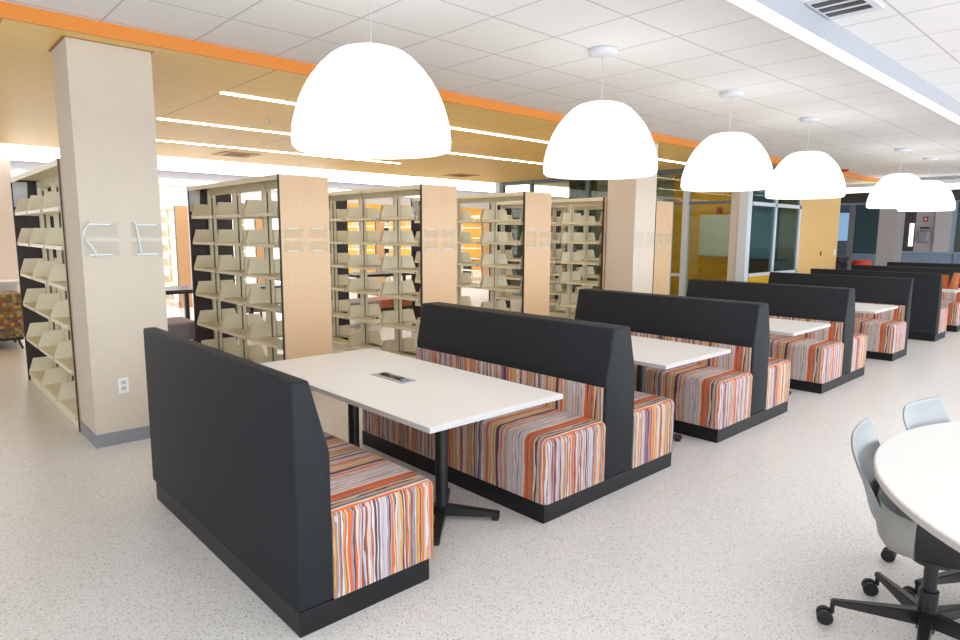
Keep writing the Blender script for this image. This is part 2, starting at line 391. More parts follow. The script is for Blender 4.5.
t = thing('ceiling_vent', (2.56, 3.34, ZC), 0, 'black slotted air vent in the white ceiling beside the long light', 'vent')
pbox('frame', FIXT, t, -.15, .16, -.12, .3, -.012, -.001)
for k in range(3): pbox('slot', BLACK, t, -.13, .12, -.10+.12*k, -.03+.12*k, -.016, -.012)
for i, (x, y) in enumerate(((-7.0, 3.5), (-7.15, 8.75))):
    t = thing('wood_ceiling_vent', (x, y, ZW), 0, ('amber square air diffuser in wood ceiling above the second shelf range', 'amber square air diffuser in wood ceiling near the glass wall')[i], 'vent', 'air diffusers in the wood ceiling')
    AMB = mat('amber_vent', (186, 128, 44), .5)
    pbox('frame', AMB, t, -.3, .3, -.3, .3, -.012, -.001); pbox('core', mat('dark_amber', (110, 74, 26), .6), t, -.16, .16, -.16, .16, -.02, -.012)
for i, (x, y, z, l) in enumerate(((-.40, 2.05, ZC, 'small sprinkler head in the white tile between first and second dome lamps'), (-3.36, 2.41, ZW, 'small grey sprinkler in wood ceiling left of the first dome lamp'), (-5.48, 7.64, ZW, 'small grey sprinkler in wood ceiling between first and second dome lamps'))):
    t = thing('sprinkler_head', (x, y, z), 0, l, 'sprinkler', 'ceiling sprinklers')
    part('escutcheon', FIXT, t, lambda bm: lathe(bm, [(0, -.008), (.04, -.008), (.045, -.001), (0, -.001)], n=20))
    part('nozzle', GREYM, t, lambda bm: lathe(bm, [(0, -.05), (.016, -.048), (.016, -.044), (.006, -.04), (.006, -.008), (0, -.008)], n=12))
t = thing('red_ceiling_alarm', (-.92, 14.3, ZC), 0, 'small red alarm disc on the far white ceiling', 'alarm')
part('body', mat('alarm_red', (176, 40, 30), .4), t, lambda bm: lathe(bm, [(0, -.05), (.10, -.045), (.13, -.02), (.13, -.001), (0, -.001)], n=24), True)

for i, (x, y) in enumerate(((-3.2, 12.3), (-5.6, 12.3), (-3.2, 13.5), (-5.6, 13.5))):  # glowing panels added to brighten the glazed room
    t = thing('room_fill_panel', (x, y, ZC), 0, 'added white fill panel inside the glazed room, %s' % ('front right', 'front left', 'rear right', 'rear left')[i], 'light', 'added fill panels in the glazed room')
    pbox('frame', FIXT, t, -.45, .45, -.16, .16, -.03, -.001); pbox('diffuser', WOODL, t, -.42, .42, -.13, .13, -.034, -.03)
for i, (x, y) in enumerate(((-2.5, 19.8), (2.0, 19.8), (5.5, 12), (5.5, 5), (6.5, 19))):  # more glowing panels, added to lift the dark hall
    t = thing('hall_fill_panel', (x, y, ZC), 0, 'added flush fill panel %s' % ('in front of the far panelled wall', 'before the far glazing', 'above the open floor at right', 'above the aisle right of the round table', 'in the far right of the hall')[i], 'light', 'added hall fill panels')
    pbox('frame', FIXT, t, -.6, .6, -.3, .3, -.03, -.001); pbox('diffuser', STRIPL, t, -.57, .57, -.27, .27, -.034, -.03)
t = thing('drum_pendant_lamp', (-.62, 17.0, 0), 0, 'white drum shaped lamp edge showing left of the fifth dome lamp', 'lamp')
part('lamp_shade', LAMP, t, lambda bm: lathe(bm, [(0, 2.33), (.36, 2.33), (.38, 2.34), (.38, 2.58), (.36, 2.60), (0, 2.60)], n=40), True)
part('cord', FIXT, t, lambda bm: tube(bm, [(0, 0, 2.6), (0, 0, ZC)], .004, 8))
# dome pendants
DOME = [(r_*.978, z_*.95) for r_, z_ in [(0, 0), (.30, .002), (.435, .006), (.452, .022), (.457, .06), (.450, .14), (.436, .20), (.415, .27), (.385, .34), (.345, .41), (.295, .475), (.235, .535), (.19, .565), (.14, .582), (.08, .589), (0, .59)]]
ZB = 2.068
t0 = thing('dome_pendant_lamp', (.94, 1.01, ZB), 0, 'largest white dome pendant lamp, hanging above the nearest booth table', 'lamp', 'white dome pendant lamps')
part('lamp_shade', LAMP, t0, lambda bm: lathe(bm, DOME, n=64), True)
part('cord', mat('grey_cord', (190, 190, 192), .5), t0, lambda bm: tube(bm, [(0, 0, .585), (0, 0, ZC-ZB-.03)], .003, 8))
part('ceiling_canopy', FIXT, t0, lambda bm: lathe(bm, [(0, -.045), (.085, -.045), (.108, -.038), (.112, -.02), (.112, -.001), (0, -.001)], cz=ZC-ZB, n=32), True)
snap = snapshot(t0)
for (x, y, l) in ((.94, 3.14, 'second dome lamp from the left, above the second booth table'), (.94, 5.28, 'third white dome lamp, hanging in front of the glazed meeting room'),
                  (.94, 7.33, 'fourth white dome lamp, hanging in front of the yellow wall'), (.94, 11.3, 'white dome lamp right of the yellow wall, overlapping the last one'),
                  (.94, 13.1, 'smallest white dome lamp near the right edge, last of the row')):
    dup(snap, (x, y, ZB), l)

# ------------------------------------------------------------------ booth benches
W = 1.883; HP = .106; HB = 1.045; HS = .482
def seat_mesh(bm, y0, y1, front):
    vs = box(bm, 0.003, W+.003, y0, y1, HP+.001, HS)
    es = []
    for e in {e for v in vs for e in v.link_edges}:
        a, b = e.verts
        top = a.co.z > HS-.01 and b.co.z > HS-.01
        fr = (abs(a.co.y-front) < .01 and abs(b.co.y-front) < .01)
        back = not fr and abs(a.co.y-b.co.y) < 1e-4
        if (top and not (back and abs(a.co.x-b.co.x) > .5)) or (fr and abs(a.co.z-b.co.z) > .1): es.append(e)
    bmesh.ops.bevel(bm, geom=es, offset=.042, segments=5, profile=.5, affect='EDGES')
def auto_smooth(o, ang=35):
    me = o.data
    for p in me.polygons: p.use_smooth = True
    bm = bmesh.new(); bm.from_mesh(me)
    for e in bm.edges:
        if len(e.link_faces) == 2 and e.calc_face_angle(0) > math.radians(ang): e.smooth = False
    bm.to_mesh(me); bm.free()
SEAM = mat('seam_dark', (104, 92, 96), .7)
def seat(t, y0, y1, front):
    s = part('seat', STRIPE, t, lambda bm: seat_mesh(bm, y0, y1, front)); auto_smooth(s)
    f = front + (.034 if front < (y0+y1)/2 else -.034); bk = y1 if front < (y0+y1)/2 else y0
    part('piping', SEAM, s, lambda bm: tube(bm, [(W-.036, f, HS), (W-.036, (f+bk)/2, HS), (W-.036, bk, HS)], .0035, 6))
def booth_single(loc, facing, label):
    t = thing('booth_bench', loc, 0, label, 'bench', 'striped booth benches')
    s = 1 if facing > 0 else -1
    D = .66
    Y = (lambda y: y) if s > 0 else (lambda y: D-y)
    def yy(a, b): return (min(Y(a), Y(b)), max(Y(a), Y(b)))
    a, b = yy(.0, D); pbox('plinth', PLINTH, t, .049, W, a+.004, b, 0, HP, bev=.004)
    prof = [(Y(0), HP), (Y(0), HB), (Y(.075), HB), (Y(.16), .735), (Y(.16), HP)]
    o = part('backrest', VINYL, t, lambda bm: prism(bm, prof, 0, W, 'X', .012, 3)); auto_smooth(o, 40)
    a, b = yy(.158, .165); pbox('back_cushion', STRIPE, t, .004, W-.03, a, b, HS-.05, .688, bev=.003)
    a, b = yy(.16, .704); seat(t, a, b, Y(.704))
    return t
def booth_double(loc, label):
    t = thing('double_booth_bench', loc, 0, label, 'bench', 'striped booth benches')
    D = 1.346
    pbox('plinth', PLINTH, t, .03, W, 0, D, 0, HP, bev=.004)
    prof = [(.555, HP), (.55, .735), (.612, HB), (.785, HB), (.862, .735), (.862, HP)]
    o = part('backrest', VINYL, t, lambda bm: prism(bm, prof, 0, W, 'X', .014, 3)); auto_smooth(o, 40)
    pbox('back_cushion', STRIPE, t, .004, W-.02, .544, .552, HS-.05, .688, bev=.003)
    pbox('back_cushion', STRIPE, t, .004, W-.02, .860, .868, HS-.05, .688, bev=.003)
    seat(t, .004, .553, .004); seat(t, .862, 1.378, 1.378)
    return t
booth_single((0, 0, 0), 1, 'nearest booth bench, its charcoal back turned to the front, striped seat beyond')
bB = booth_double((-.019, 1.486, 0), 'back to back booth bench facing the nearest table, charcoal top over striped seats')
sB = snapshot(bB)
dup(sB, (-.038, 3.541, 0), 'second back to back booth bench, between the second and third tables')
dup(sB, (-.07, 5.82, 0), 'third back to back booth bench, right in front of the glazed room')
booth_single((-.088, 8.346, 0), -1, 'single booth bench facing left at the fourth table, in front of yellow wall')
booth_single((-.107, 10.633, 0), 1, 'tall looking single booth bench with plain charcoal back right of the fourth table')
dup(sB, (-.107, 12.12, 0), 'farther back to back booth bench beyond the plain charcoal back')
dup(sB, (-.107, 14.43, 0), 'farthest back to back booth bench, only its dark top line showing')

# ------------------------------------------------------------------ booth tables
def booth_table(loc, label):
    t = thing('booth_table', loc, 0, label, 'table', 'white booth tables')
    hx, hy = .942, .4635
    o = pbox('tabletop', WHITE, t, -hx, hx, -hy, hy, .713, .74, bev=.002)
    e = part('edge_band', WEDGE, o, lambda bm: [box(bm, -hx-.0015, hx+.0015, -hy-.0015, -hy, .7135, .7385), box(bm, -hx-.0015, hx+.0015, hy, hy+.0015, .7135, .7385), box(bm, -hx-.0015, -hx, -hy, hy, .7135, .7385), box(bm, hx, hx+.0015, -hy, hy, .7135, .7385)])
    for sx in (-1, 1):
        cx = sx*.46
        p = part('pedestal', BLACK, t, lambda bm: (lathe(bm, [(0, .03), (.036, .03), (.036, .70), (0, .70)], cx=cx, n=24), box(bm, cx-.22, cx+.22, -.03, .03, .695, .712)), False)
        auto_smooth(p)
        for k in range(4):
            a = PI/4 + k*PI/2; c, s = math.cos(a), math.sin(a)
            def foot(bm):
                M = Matrix.Translation((cx, 0, 0)) @ Matrix.Rotation(a, 4, 'Z')
                A = [(.02, -.028, .03), (.02, .028, .03), (.02, .028, .085), (.02, -.028, .085), (.33, -.022, .022), (.33, .022, .022), (.33, .022, .045), (.33, -.022, .045)]
                v = [bm.verts.new(M @ Vector(q)) for q in A]
                for f in ((0, 3, 2, 1), (4, 5, 6, 7), (0, 1, 5, 4), (2, 3, 7, 6), (1, 2, 6, 5), (0, 4, 7, 3)): bm.faces.new([v[i] for i in f])
            f = part('foot', BLACK, t, foot)
            part('glide', BLACKP, f, lambda bm: lathe(bm, [(0, 0), (.02, 0), (.022, .012), (.012, .025), (0, .025)], cx=cx+c*.305, cy=s*.305, n=16))
    return t
def grommet(t, label=None):
    o = pbox('power_outlet', GREYM, t, -.165, .165, -.055, .055, .7395, .743, bev=.002)
    pbox('socket_well', mat('well_dark', (40, 40, 38), .4), o, -.12, .13, -.022, .03, .7425, .7445)
    pbox('socket', BLACKP, o, -.115, -.065, -.012, .022, .744, .752, bev=.003)
    pbox('socket', BLACKP, o, .045, .095, -.012, .022, .744, .752, bev=.003)
    pbox('usb_port', mat('port_blue', (140, 150, 200), .4), o, .1, .128, -.02, .012, .744, .749)
tA = booth_table((.963, 1.113, 0), 'nearest white booth table with a power outlet set in its top')
sT = snapshot(tA)
for loc, l in (((.932, 3.148, 0), 'second white booth table, partly behind the first double bench'), ((.930, 5.284, 0), 'third white booth table, in front of the glazed room'),
               ((.90, 7.72, 0), 'fourth white booth table, facing the single bench by the yellow wall'), ((.89, 11.78, 0), 'far white booth table at the right edge with orange cards on it')):
    dup(sT, loc, l)
grommet(tA)
# orange folded cards standing on the far table
OC = mat('orange_card', (206, 108, 44), .6)
for i, (x, y, tl, hh, l) in enumerate(((1.565, 11.9, 0, .23, 'upright orange card standing on the far table, left of the tilted one'), (1.70, 11.9, .10, .27, 'tilted pale orange card standing on the far table at right'))):
    t = thing('orange_card', (x, y, .741), -.7, l, 'card', 'orange cards on the far table')
    def cf(bm, h=hh, q=tl):
        prism(bm, [(-.08, 0), (.08, 0), (.08+q*.5, h), (-.04+q*.5, h)], -.02, -.012, 'Y')
    part('front_leaf', OC if i == 0 else mat('pale_orange_card', (224, 150, 104), .6), t, cf)
    def cb(bm, h=hh, q=tl):
        prism(bm, [(-.08, 0), (.08, 0), (.08+q*.5, h), (-.04+q*.5, h)], .012, .02, 'Y')
    part('back_leaf', OC, t, cb)
    part('spine', OC, t, lambda bm, h=hh, q=tl: prism(bm, [(-.082, 0), (-.07, 0), (-.03+q*.5, h), (-.042+q*.5, h)], -.02, .02, 'Y'))

# ------------------------------------------------------------------ library shelving
def sign_holder(parent, x, y, z, name='sign_holder', hw=.10):
    """clear acrylic pocket bulging off a panel that faces +X"""
    def sheet(bm):
        prev = None
        n = 10
        for k in range(n+1):
            a = k/n; yy = y-hw+2*hw*a; xx = x+.004+.016*math.sin(PI*a)
            v0 = bm.verts.new((xx, yy, z-.12)); v1 = bm.verts.new((xx, yy, z+.12)); v2 = bm.verts.new((xx+.003, yy, z-.12)); v3 = bm.verts.new((xx+.003, yy, z+.12))
            cur = (v0, v1, v2, v3)
            if prev:
                bm.faces.new((prev[0], cur[0], cur[1], prev[1])); bm.faces.new((prev[2], prev[3], cur[3], cur[2]))
                bm.faces.new((prev[1], cur[1], cur[3], prev[3])); bm.faces.new((prev[0], prev[2], cur[2], cur[0]))
            prev = cur
    o = part(name, ACR, parent, sheet, True)
    for dz in (.11, -.11):
        part('holder_bar', FROST, o, lambda bm: box(bm, x+.001, x+.012, y-hw*.72, y+hw*.6, z+dz-.006, z+dz+.006, .003))
    return o
LV = (1.80, 1.49, 1.17, .85, .48, .10)
def shelf_range(loc, label, L=2.49, D=.53, double=True, wood=MAPLE, group='library shelf ranges', holders=True, base_white=False, nsec=3, trimname='range'):
    H = 2.16
    t = thing('shelf_range', loc, 0, label, 'bookshelf', group)
    p = pbox('end_panel', wood, t, -.03, 0, .008, D, 0, H)
    pbox('edge_strip', DARKEDGE, p, -.03, .001, 0, .008, 0, H)
    if holders:
        sign_holder(p, 0, D*.25, 1.54); sign_holder(p, 0, D*.76, 1.54)
    p = pbox('end_panel', BROWN, t, -L, -L+.03, 0, D, 0, H); p['label'] = 'dark brown end panel'
    mid = D/2 if double else D-.04
    xs = [-.06 - k*(L-.12)/nsec for k in range(nsec+1)]
    for x in xs:
        u = part('upright', CREAM, t, lambda bm: (box(bm, x-.021, x+.021, mid-.046, mid-.010, 0, H-.03), box(bm, x-.021, x+.021, mid+.010, mid+.046, 0, H-.03),
             box(bm, x-.04, x+.04, mid-.008, mid+.008, H-.12, H-.03)) if double else box(bm, x-.021, x+.021, mid-.03, mid+.03, 0, H-.03))
        if double: pbox('post_slot_shade', SLOT_SHADE, u, x-.010, x+.010, mid-.0095, mid+.0095, 0, H-.13)
    part('canopy_top', CREAM, t, lambda bm: (box(bm, -L+.03, -.03, 0, D, H-.02, H), box(bm, -L+.03, -.03, 0, .012, H-.05, H-.02), box(bm, -L+.03, -.03, D-.012, D, H-.05, H-.02),
         box(bm, -L+.03, -.03, mid-.02, mid+.02, H-.10, H-.02)))
    smesh = {}
    for side in ((0, 1) if double else (0,)):
        dd = D/2-.02 if double else D-.05
        for s in range(nsec):
            xa, xb = xs[s+1]+.025, xs[s]-.025
            for li, z in enumerate(LV):
                fr = 0.004 if side == 0 else D-.004; bk = mid-.05 if side == 0 else mid+.05
                ya, yb = min(fr, bk), max(fr, bk)
                key = (side, s)
                if key not in smesh:
                    bm = bmesh.new(); box(bm, xa, xb, ya, yb, -.006, 0)
                    fy = (ya, ya+.008) if side == 0 else (yb-.008, yb)
                    box(bm, xa, xb, fy[0], fy[1], -.03, -.006)
                    so = link('shelf', bm, CREAM, t); brs = []
                    for xe in (xa+.001, xb-.004):
                        pol = [(fr, -.03), (bk, -.03), (bk, .15), (fr+(.045 if side == 0 else -.045), .15), (fr, .012)]
                        brs.append(part('bracket', CREAM, so, lambda bm: prism(bm, pol, xe, xe+.003, 'X')))
                    if side == 0:
                        brs.append(part('shelf_label', BLUE, so, lambda bm: box(bm, xb-.05, xb-.03, ya-.002, ya, -.024, -.006)))
                    so.location.z = z
                    smesh[key] = (so, brs)
                else:
                    so0, brs = smesh[key]
                    so = so0.copy(); COL.objects.link(so); so.location.z = z
                    for b in brs:
                        c = b.copy(); COL.objects.link(c); c.parent = so
        part('base_kick', CREAM, t, lambda bm: box(bm, -L+.03, -.03, (.02 if side == 0 else D-.03), (.03 if side == 0 else D-.02), 0, .07))
    # pale notice on the far end panel
    part('end_sign', FIXT, t, lambda bm: prism(bm, [(.01, 1.86), (.09, 1.86), (.13, 1.90), (.14, 2.12), (.01, 2.12)], -L+.031, -L+.036, 'X'))
    return t
r1 = shelf_range((-1.76, -.05, 0), 'empty steel shelf range left of the big column, seen along its front')
s1 = snapshot(r1)
for y, l in ((1.72, 'empty shelf range with maple end panel just right of the big column'), (3.43, 'empty shelf range with maple end panel left of the second booth back'),
             (5.14, 'empty shelf range with maple end panel behind the second booth back'), (6.88, 'empty shelf range partly behind the second column'),
             (8.30, 'narrow looking shelf range right of the second column')):
    dup(s1, (-1.74, y, 0), l)
b1 = shelf_range((-10.2, 3.45, 0), 'far shelf range with amber end panel seen between column and second range', L=2.4, D=.27, double=False, wood=MAPLE2, group='far bank of shelf ranges', holders=False, nsec=2)
sb = snapshot(b1)
for y, l in ((1.73, 'far shelf range hidden mostly behind the big column'), (5.18, 'far shelf range seen through the second near range'), (6.9, 'far shelf range behind the first maple panel'), (8.45, 'far shelf range with amber end seen through the third near range'),
             (10.3, 'far shelf range behind the maple panel of the third range'), (12.3, 'far shelf range with amber end seen through the fourth near range')):
    dup(sb, (-10.2, y, 0), l)

# sign holders on the columns, outlet, switch
XC = -1.227
for i, (x, y, z, l) in enumerate(((XC, .085, 1.55, 'clear acrylic sign holder on the big column, left one'), (XC, .40, 1.55, 'clear acrylic sign holder on the big column, right one'),
                               (XC, 7.05, 1.54, 'clear acrylic sign holder on the second column, left one'), (XC, 7.33, 1.54, 'clear acrylic sign holder on the second column, right one'))):
    t = thing('sign_holder', (x, y, z), 0, l, 'sign holder', 'acrylic sign holders on columns')
    sign_holder(t, 0, 0, 0, 'acrylic_pocket', .115)
    if i == 0: part('curled_edge', FROST, t, lambda bm: tube(bm, [(.012, -.07, .13), (.03, -.075, .11), (.03, -.10, .075), (.03, -.115, .03), (.03, -.105, -.01), (.03, -.07, -.045), (.03, -.045, -.09), (.02, -.04, -.135)], .0045, 8), True)
    if i == 1: part('curled_edge', FROST, t, lambda bm: tube(bm, [(.012, -.10, .13), (.02, -.08, .12), (.02, -.075, .09), (.02, -.06, -.04), (.02, -.055, -.12)], .0045, 8), True)
t = thing('wall_outlet', (XC, .165, .45), 0, 'white wall outlet low on the big column', 'outlet')
pbox('cover_plate', WHITE, t, 0.0005, .006, -.036, .036, -.058, .058, bev=.003)
for dz in (.022, -.022):
    s = part('socket', WEDGE, t, lambda bm: box(bm, .006, .008, -.017, .017, dz-.015, dz+.015, .001))
    for dy in (-.006, .006): part('slot', BLACKP, s, lambda bm: box(bm, .008, .0085, dy-.001, dy+.001, dz-.005, dz+.006))
t = thing('wall_switch', (XS, 14.7, 1.2), 0, 'tiny dark latch on the yellow wall', 'switch')
pbox('plate', mat('latch_dark', (90, 70, 50), .5), t, .0005, .012, -.025, .025, -.05, .05)
t = thing('wall_switch', (XS, 15.6, 1.22), 0, 'small white switch at the right end of the yellow wall', 'switch')
pbox('plate', WHITE, t, .0005, .012, -.05, .05, -.07, .07)

# ------------------------------------------------------------------ glazed room contents
t = thing('whiteboard', (-3.15, 13.19, 1.58), 0, 'pale green glass board on the ochre wall of the glazed room', 'whiteboard')
pbox('board', mat('glassboard', (214, 228, 234), .25), t, -.42, .42, -.02, 0, -.45, .5)
pbox('tray', GREYM, t, -.3, .3, -.05, -.02, -.47, -.45)
t = thing('fire_alarm', (-3.1, 13.19, 2.18), 0, 'red fire alarm box above the pale glass board', 'alarm')
pbox('housing', mat('alarm_red', (176, 40, 30), .4), t, -.05, .05, -.05, 0, -.07, .07, bev=.006)
t = thing('storage_box', (-1.78, 12.75, .0), 0, 'brown cabinet low behind the teal side window', 'cabinet')
pbox('body', mat('cabinet_brown', (150, 108, 84), .6), t, -.2, .3, -.3, .3, 0, 1.08); pbox('worktop', BLACK, t, -.22, .32, -.32, .32, 1.08, 1.1)
t = thing('curtain_panel', (-5.6, YG+.35, 0), 0, 'dark green curtain hanging behind the glass beside the second column', 'curtain')
def curtain(bm):
    n = 40
    for j in range(2):
        pass
    pr = None
    for k in range(n+1):
        x = -.40+.8*k/n; y = .04*math.sin(k*1.3)
        a = (bm.verts.new((x, y, .02)), bm.verts.new((x, y, 2.9)), bm.verts.new((x, y+.01, .02)), bm.verts.new((x, y+.01, 2.9)))
        if pr:
            bm.faces.new((pr[0], a[0], a[1], pr[1])); bm.faces.new((pr[2], pr[3], a[3], a[2])); bm.faces.new((pr[1], a[1], a[3], pr[3])); bm.faces.new((pr[0], pr[2], a[2], a[0]))
        pr = a
part('drape', mat('curtain_green', (74, 92, 88), .8), t, curtain, True)
pbox('rail', BLACK, t, -.45, .45, -.02, .03, 2.9, 2.93)

# ------------------------------------------------------------------ round table and task chairs
RT = (4.54, 2.01)
t = thing('round_table', (RT[0], RT[1], 0), 0, 'large round white table cut off by the right edge', 'table')
o = part('tabletop', WHITE, t, lambda bm: lathe(bm, [(0, .711), (1.185, .711), (1.195, .714), (1.1986, .72), (1.1986, .734), (1.194, .74), (0, .74)], n=128)); auto_smooth(o)
part('edge_band', mat('pale_edge', (196, 188, 182), .45), o, lambda bm: lathe(bm, [(1.196, .7145), (1.2, .7145), (1.2, .7355), (1.196, .7355)], n=128))
part('pedestal', BLACK, t, lambda bm: lathe(bm, [(0, .02), (.35, .02), (.36, .035), (.06, .06), (.05, .1), (.05, .70), (.2, .71), (0, .71)], n=40), True)
SHELLX = [(-.285, .838), (-.290, .80), (-.278, .74), (-.255, .67), (-.232, .61), (-.220, .55), (-.205, .50), (-.18, .465), (-.14, .448), (-.05, .444), (.0, .444), (.01, .443), (.015, .442), (.02, .44)]
SW = [.165, .195, .20, .192, .180, .178, .19, .20, .205, .21, .21, .21, .21, .21]
CU = [.012, .020, .030, .040, .050, .062, .085, .10, .09, .06, .035, .02, .012, .006]   # how far the sides curl in towards the sitter
def shell_pts(off=0):
    rows = []
    n = 16
    for i, ((x, z), hw, cu) in enumerate(zip(SHELLX, SW, CU)):
        j0, j1 = max(i-1, 0), min(i+1, len(SHELLX)-1)
        tx, tz = SHELLX[j1][0]-SHELLX[j0][0], SHELLX[j1][1]-SHELLX[j0][1]; l = math.hypot(tx, tz)
        nx, nz = -tz/l, tx/l     # towards the sitter
        row = []
        for k in range(n+1):
            a = -1+2*k/n
            c = cu*abs(a)**2.6
            row.append(Vector((x+nx*(c+off), hw*a*(1-.0*off), z+nz*(c+off))))
        rows.append(row)
    return rows
def task_chair(loc, rz, label, basel=0):
    t = thing('task_chair', loc, rz, label, 'chair', 'grey swivel chairs at the round table')
    def shell(bm):
        A = [[bm.verts.new(p) for p in r] for r in shell_pts(0)]; B = [[bm.verts.new(p) for p in r] for r in shell_pts(-.012)]
        R, Cn = len(A), len(A[0])
        for i in range(R-1):
            for k in range(Cn-1):
                bm.faces.new((A[i][k], A[i][k+1], A[i+1][k+1], A[i+1][k])); bm.faces.new((B[i][k], B[i+1][k], B[i+1][k+1], B[i][k+1]))
        for i in range(R-1):
            bm.faces.new((A[i][0], A[i+1][0], B[i+1][0], B[i][0])); bm.faces.new((A[i][-1], B[i][-1], B[i+1][-1], A[i+1][-1]))
        for k in range(Cn-1):
            bm.faces.new((A[0][k], B[0][k], B[0][k+1], A[0][k+1])); bm.faces.new((A[-1][k], A[-1][k+1], B[-1][k+1], B[-1][k]))
    o = part('seat_shell', GREYL, t, shell, True)
    md = o.modifiers.new('sub', 'SUBSURF'); md.levels = 1; md.render_levels = 1
    LEV = ((1.0, 1.0), (1.02, .78), (1.0, .50), (.93, .28), (.80, .12), (.62, .03), (.35, 0), (0, 0))
    def zl(f, zb, zt): return zb + (zt-zb)*f
    def bucket(bm):     # rear half: wraps round the back of the seat
        rows = []
        N = 20
        for (k, f) in LEV:
            row = [bm.verts.new((-.04, -.235*k, zl(f, .384, .60)))]
            for q in range(N+1):
                a = -PI/2 + PI*q/N
                yy_ = .235*k*math.copysign(abs(math.sin(a))**.8, a); xx_ = -.05 - .145*k*(math.cos(a)**.75 if math.cos(a) > 1e-6 else 0)
                lift = 0 if f < .6 else -.03*(1-math.cos(a))
                row.append(bm.verts.new((xx_, yy_, zl(f, .384, .60)+lift)))
            row.append(bm.verts.new((-.04, .235*k, zl(f, .384, .60))))
            rows.append(row)
        for r0, r1 in zip(rows, rows[1:]):
            for q in range(len(r0)-1): bm.faces.new((r0[q], r0[q+1], r1[q+1], r1[q]))
        bmesh.ops.remove_doubles(bm, verts=bm.verts[:], dist=1e-5)
    o = part('seat_bucket', mat('warm_grey_plastic', (150, 148, 142), .5), t, bucket, True)
    sm = o.modifiers.new('sol', 'SOLIDIFY'); sm.thickness = .008; sm.offset = -1
    o['label'] = 'warm grey rear bucket'
    def pan(bm):        # black front half of the seat
        rows = []
        for x, hw, zb, zt in ((-.039, .235, .384, .585), (.021, .235, .386, .585), (.08, .236, .392, .575), (.15, .232, .41, .55), (.21, .222, .43, .51), (.25, .20, .445, .48)):
            row = [bm.verts.new((x, -hw*k, zl(f, zb, zt))) for k, f in LEV] + [bm.verts.new((x, hw*k, zl(f, zb, zt))) for k, f in LEV[::-1][1:]]
            row += [bm.verts.new((x, hw*.93, zt)), bm.verts.new((x, hw*.82, .455)), bm.verts.new((x, 0, .445)), bm.verts.new((x, -hw*.82, .455)), bm.verts.new((x, -hw*.93, zt))]
            rows.append(row)
        for r0, r1 in zip(rows, rows[1:]):
            n = len(r0)
            for q in range(n): bm.faces.new((r0[q], r0[(q+1) % n], r1[(q+1) % n], r1[q]))
        bm.faces.new(rows[0][::-1]); bm.faces.new(rows[-1])
    o = part('seat_pad', BLACKP, t, pan); auto_smooth(o, 40)
    part('gas_column', BLACK, t, lambda bm: lathe(bm, [(0, .05), (.032, .05), (.034, .22), (.024, .222), (.024, .33), (.07, .34), (.07, .36), (0, .36)], n=24), False)
    for k in range(5):
        a = math.radians(basel) + k*2*PI/5
        def arm(bm):
            M = Matrix.Rotation(a, 4, 'Z')
            A = [(.015, -.026, .075), (.015, .026, .075), (.015, .022, .135), (.015, -.022, .135), (.337, -.014, .088), (.337, .014, .088), (.337, .012, .110), (.337, -.012, .110)]
            v = [bm.verts.new(M @ Vector(q)) for q in A]
            for f in ((0, 3, 2, 1), (4, 5, 6, 7), (0, 1, 5, 4), (2, 3, 7, 6), (1, 2, 6, 5), (0, 4, 7, 3)): bm.faces.new([v[i] for i in f])
            bmesh.ops.bevel(bm, geom=bm.edges[:], offset=.004, segments=2, affect='EDGES')
        leg = part('base_arm', BLACK, t, arm)
        cx, cy = .33*math.cos(a), .33*math.sin(a); sa = math.radians(108)
        def caster(bm):
            tube(bm, [(cx, cy, .10), (cx, cy, .05)], .009, 10)
            ox, oy = .026*math.cos(sa+PI/2), .026*math.sin(sa+PI/2); dx, dy = math.cos(sa), math.sin(sa)
            for sgn in (-1, 1):
                c0 = Vector((cx+ox+dx*sgn*.008, cy+oy+dy*sgn*.008, .0315)); c1 = Vector((cx+ox+dx*sgn*.027, cy+oy+dy*sgn*.027, .0315))
                tube(bm, [c0, c0.lerp(c1, .15), c0.lerp(c1, .85), c1], [.027, .031, .031, .027], 24)
            tube(bm, [(cx+ox-dx*.01, cy+oy-dy*.01, .032), (cx+ox+dx*.01, cy+oy+dy*.01, .032)], .018, 14)
        part('caster', BLACKP, leg, caster, False)
    return t
task_chair((3.578, 1.835, 0), math.radians(6), 'grey swivel chair nearest the front, tucked under the round white table', basel=207-6)
task_chair((3.64, 2.41, 0), math.radians(-12), 'grey swivel chair behind the round table, only its backrest showing', basel=38)

# ------------------------------------------------------------------ things seen between and beyond the shelf ranges
t = thing('lounge_chair', (-6.9, -.35, 0), 0, 'mosaic patterned lounge seat at the left edge behind the first range', 'chair')
pbox('seat_back', MOSAIC, t, -.35, .35, -.6, .62, .16, .76, bev=.03)
for x in (-.3, .3):
    for y in (-.5, .5): part('leg', BLACK, t, lambda bm: tube(bm, [(x, y, .18), (x*1.15, y*1.12, 0)], .015, 8))
pbox('frame_rail', BLACK, t, -.33, .33, -.58, .58, .125, .16)
t = thing('side_counter', (-7.6, -.3, 0), 0, 'white counter edge behind the mosaic seat at far left', 'counter')
pbox('worktop', WHITE, t, -.25, .25, -1.2, .78, .84, .88); pbox('base', WPAINT, t, -.2, .2, -1.15, .6, 0, .84)
def dark_table(x, y, ly, label):
    t = thing('study_table', (x, y, 0), 0, label, 'table', 'dark study tables beyond the shelves')
    pbox('tabletop', BLACK, t, -.4, .4, -ly/2, ly/2, .68, .74, bev=.01)
    for sy in (-1, 1):
        part('leg', BLACK, t, lambda bm: (box(bm, -.03, .03, sy*(ly/2-.3)-.03, sy*(ly/2-.3)+.03, .02, .68), box(bm, -.3, .3, sy*(ly/2-.3)-.03, sy*(ly/2-.3)+.03, 0, .03)))
    return t
dark_table(-6.4, 2.1, 1.1, 'black study table seen between big column and second range')
dark_table(-6.2, 3.45, .9, 'black study table seen through the second range')
dark_table(-7.8, 7.0, 1.8, 'long black study table seen through the third range')
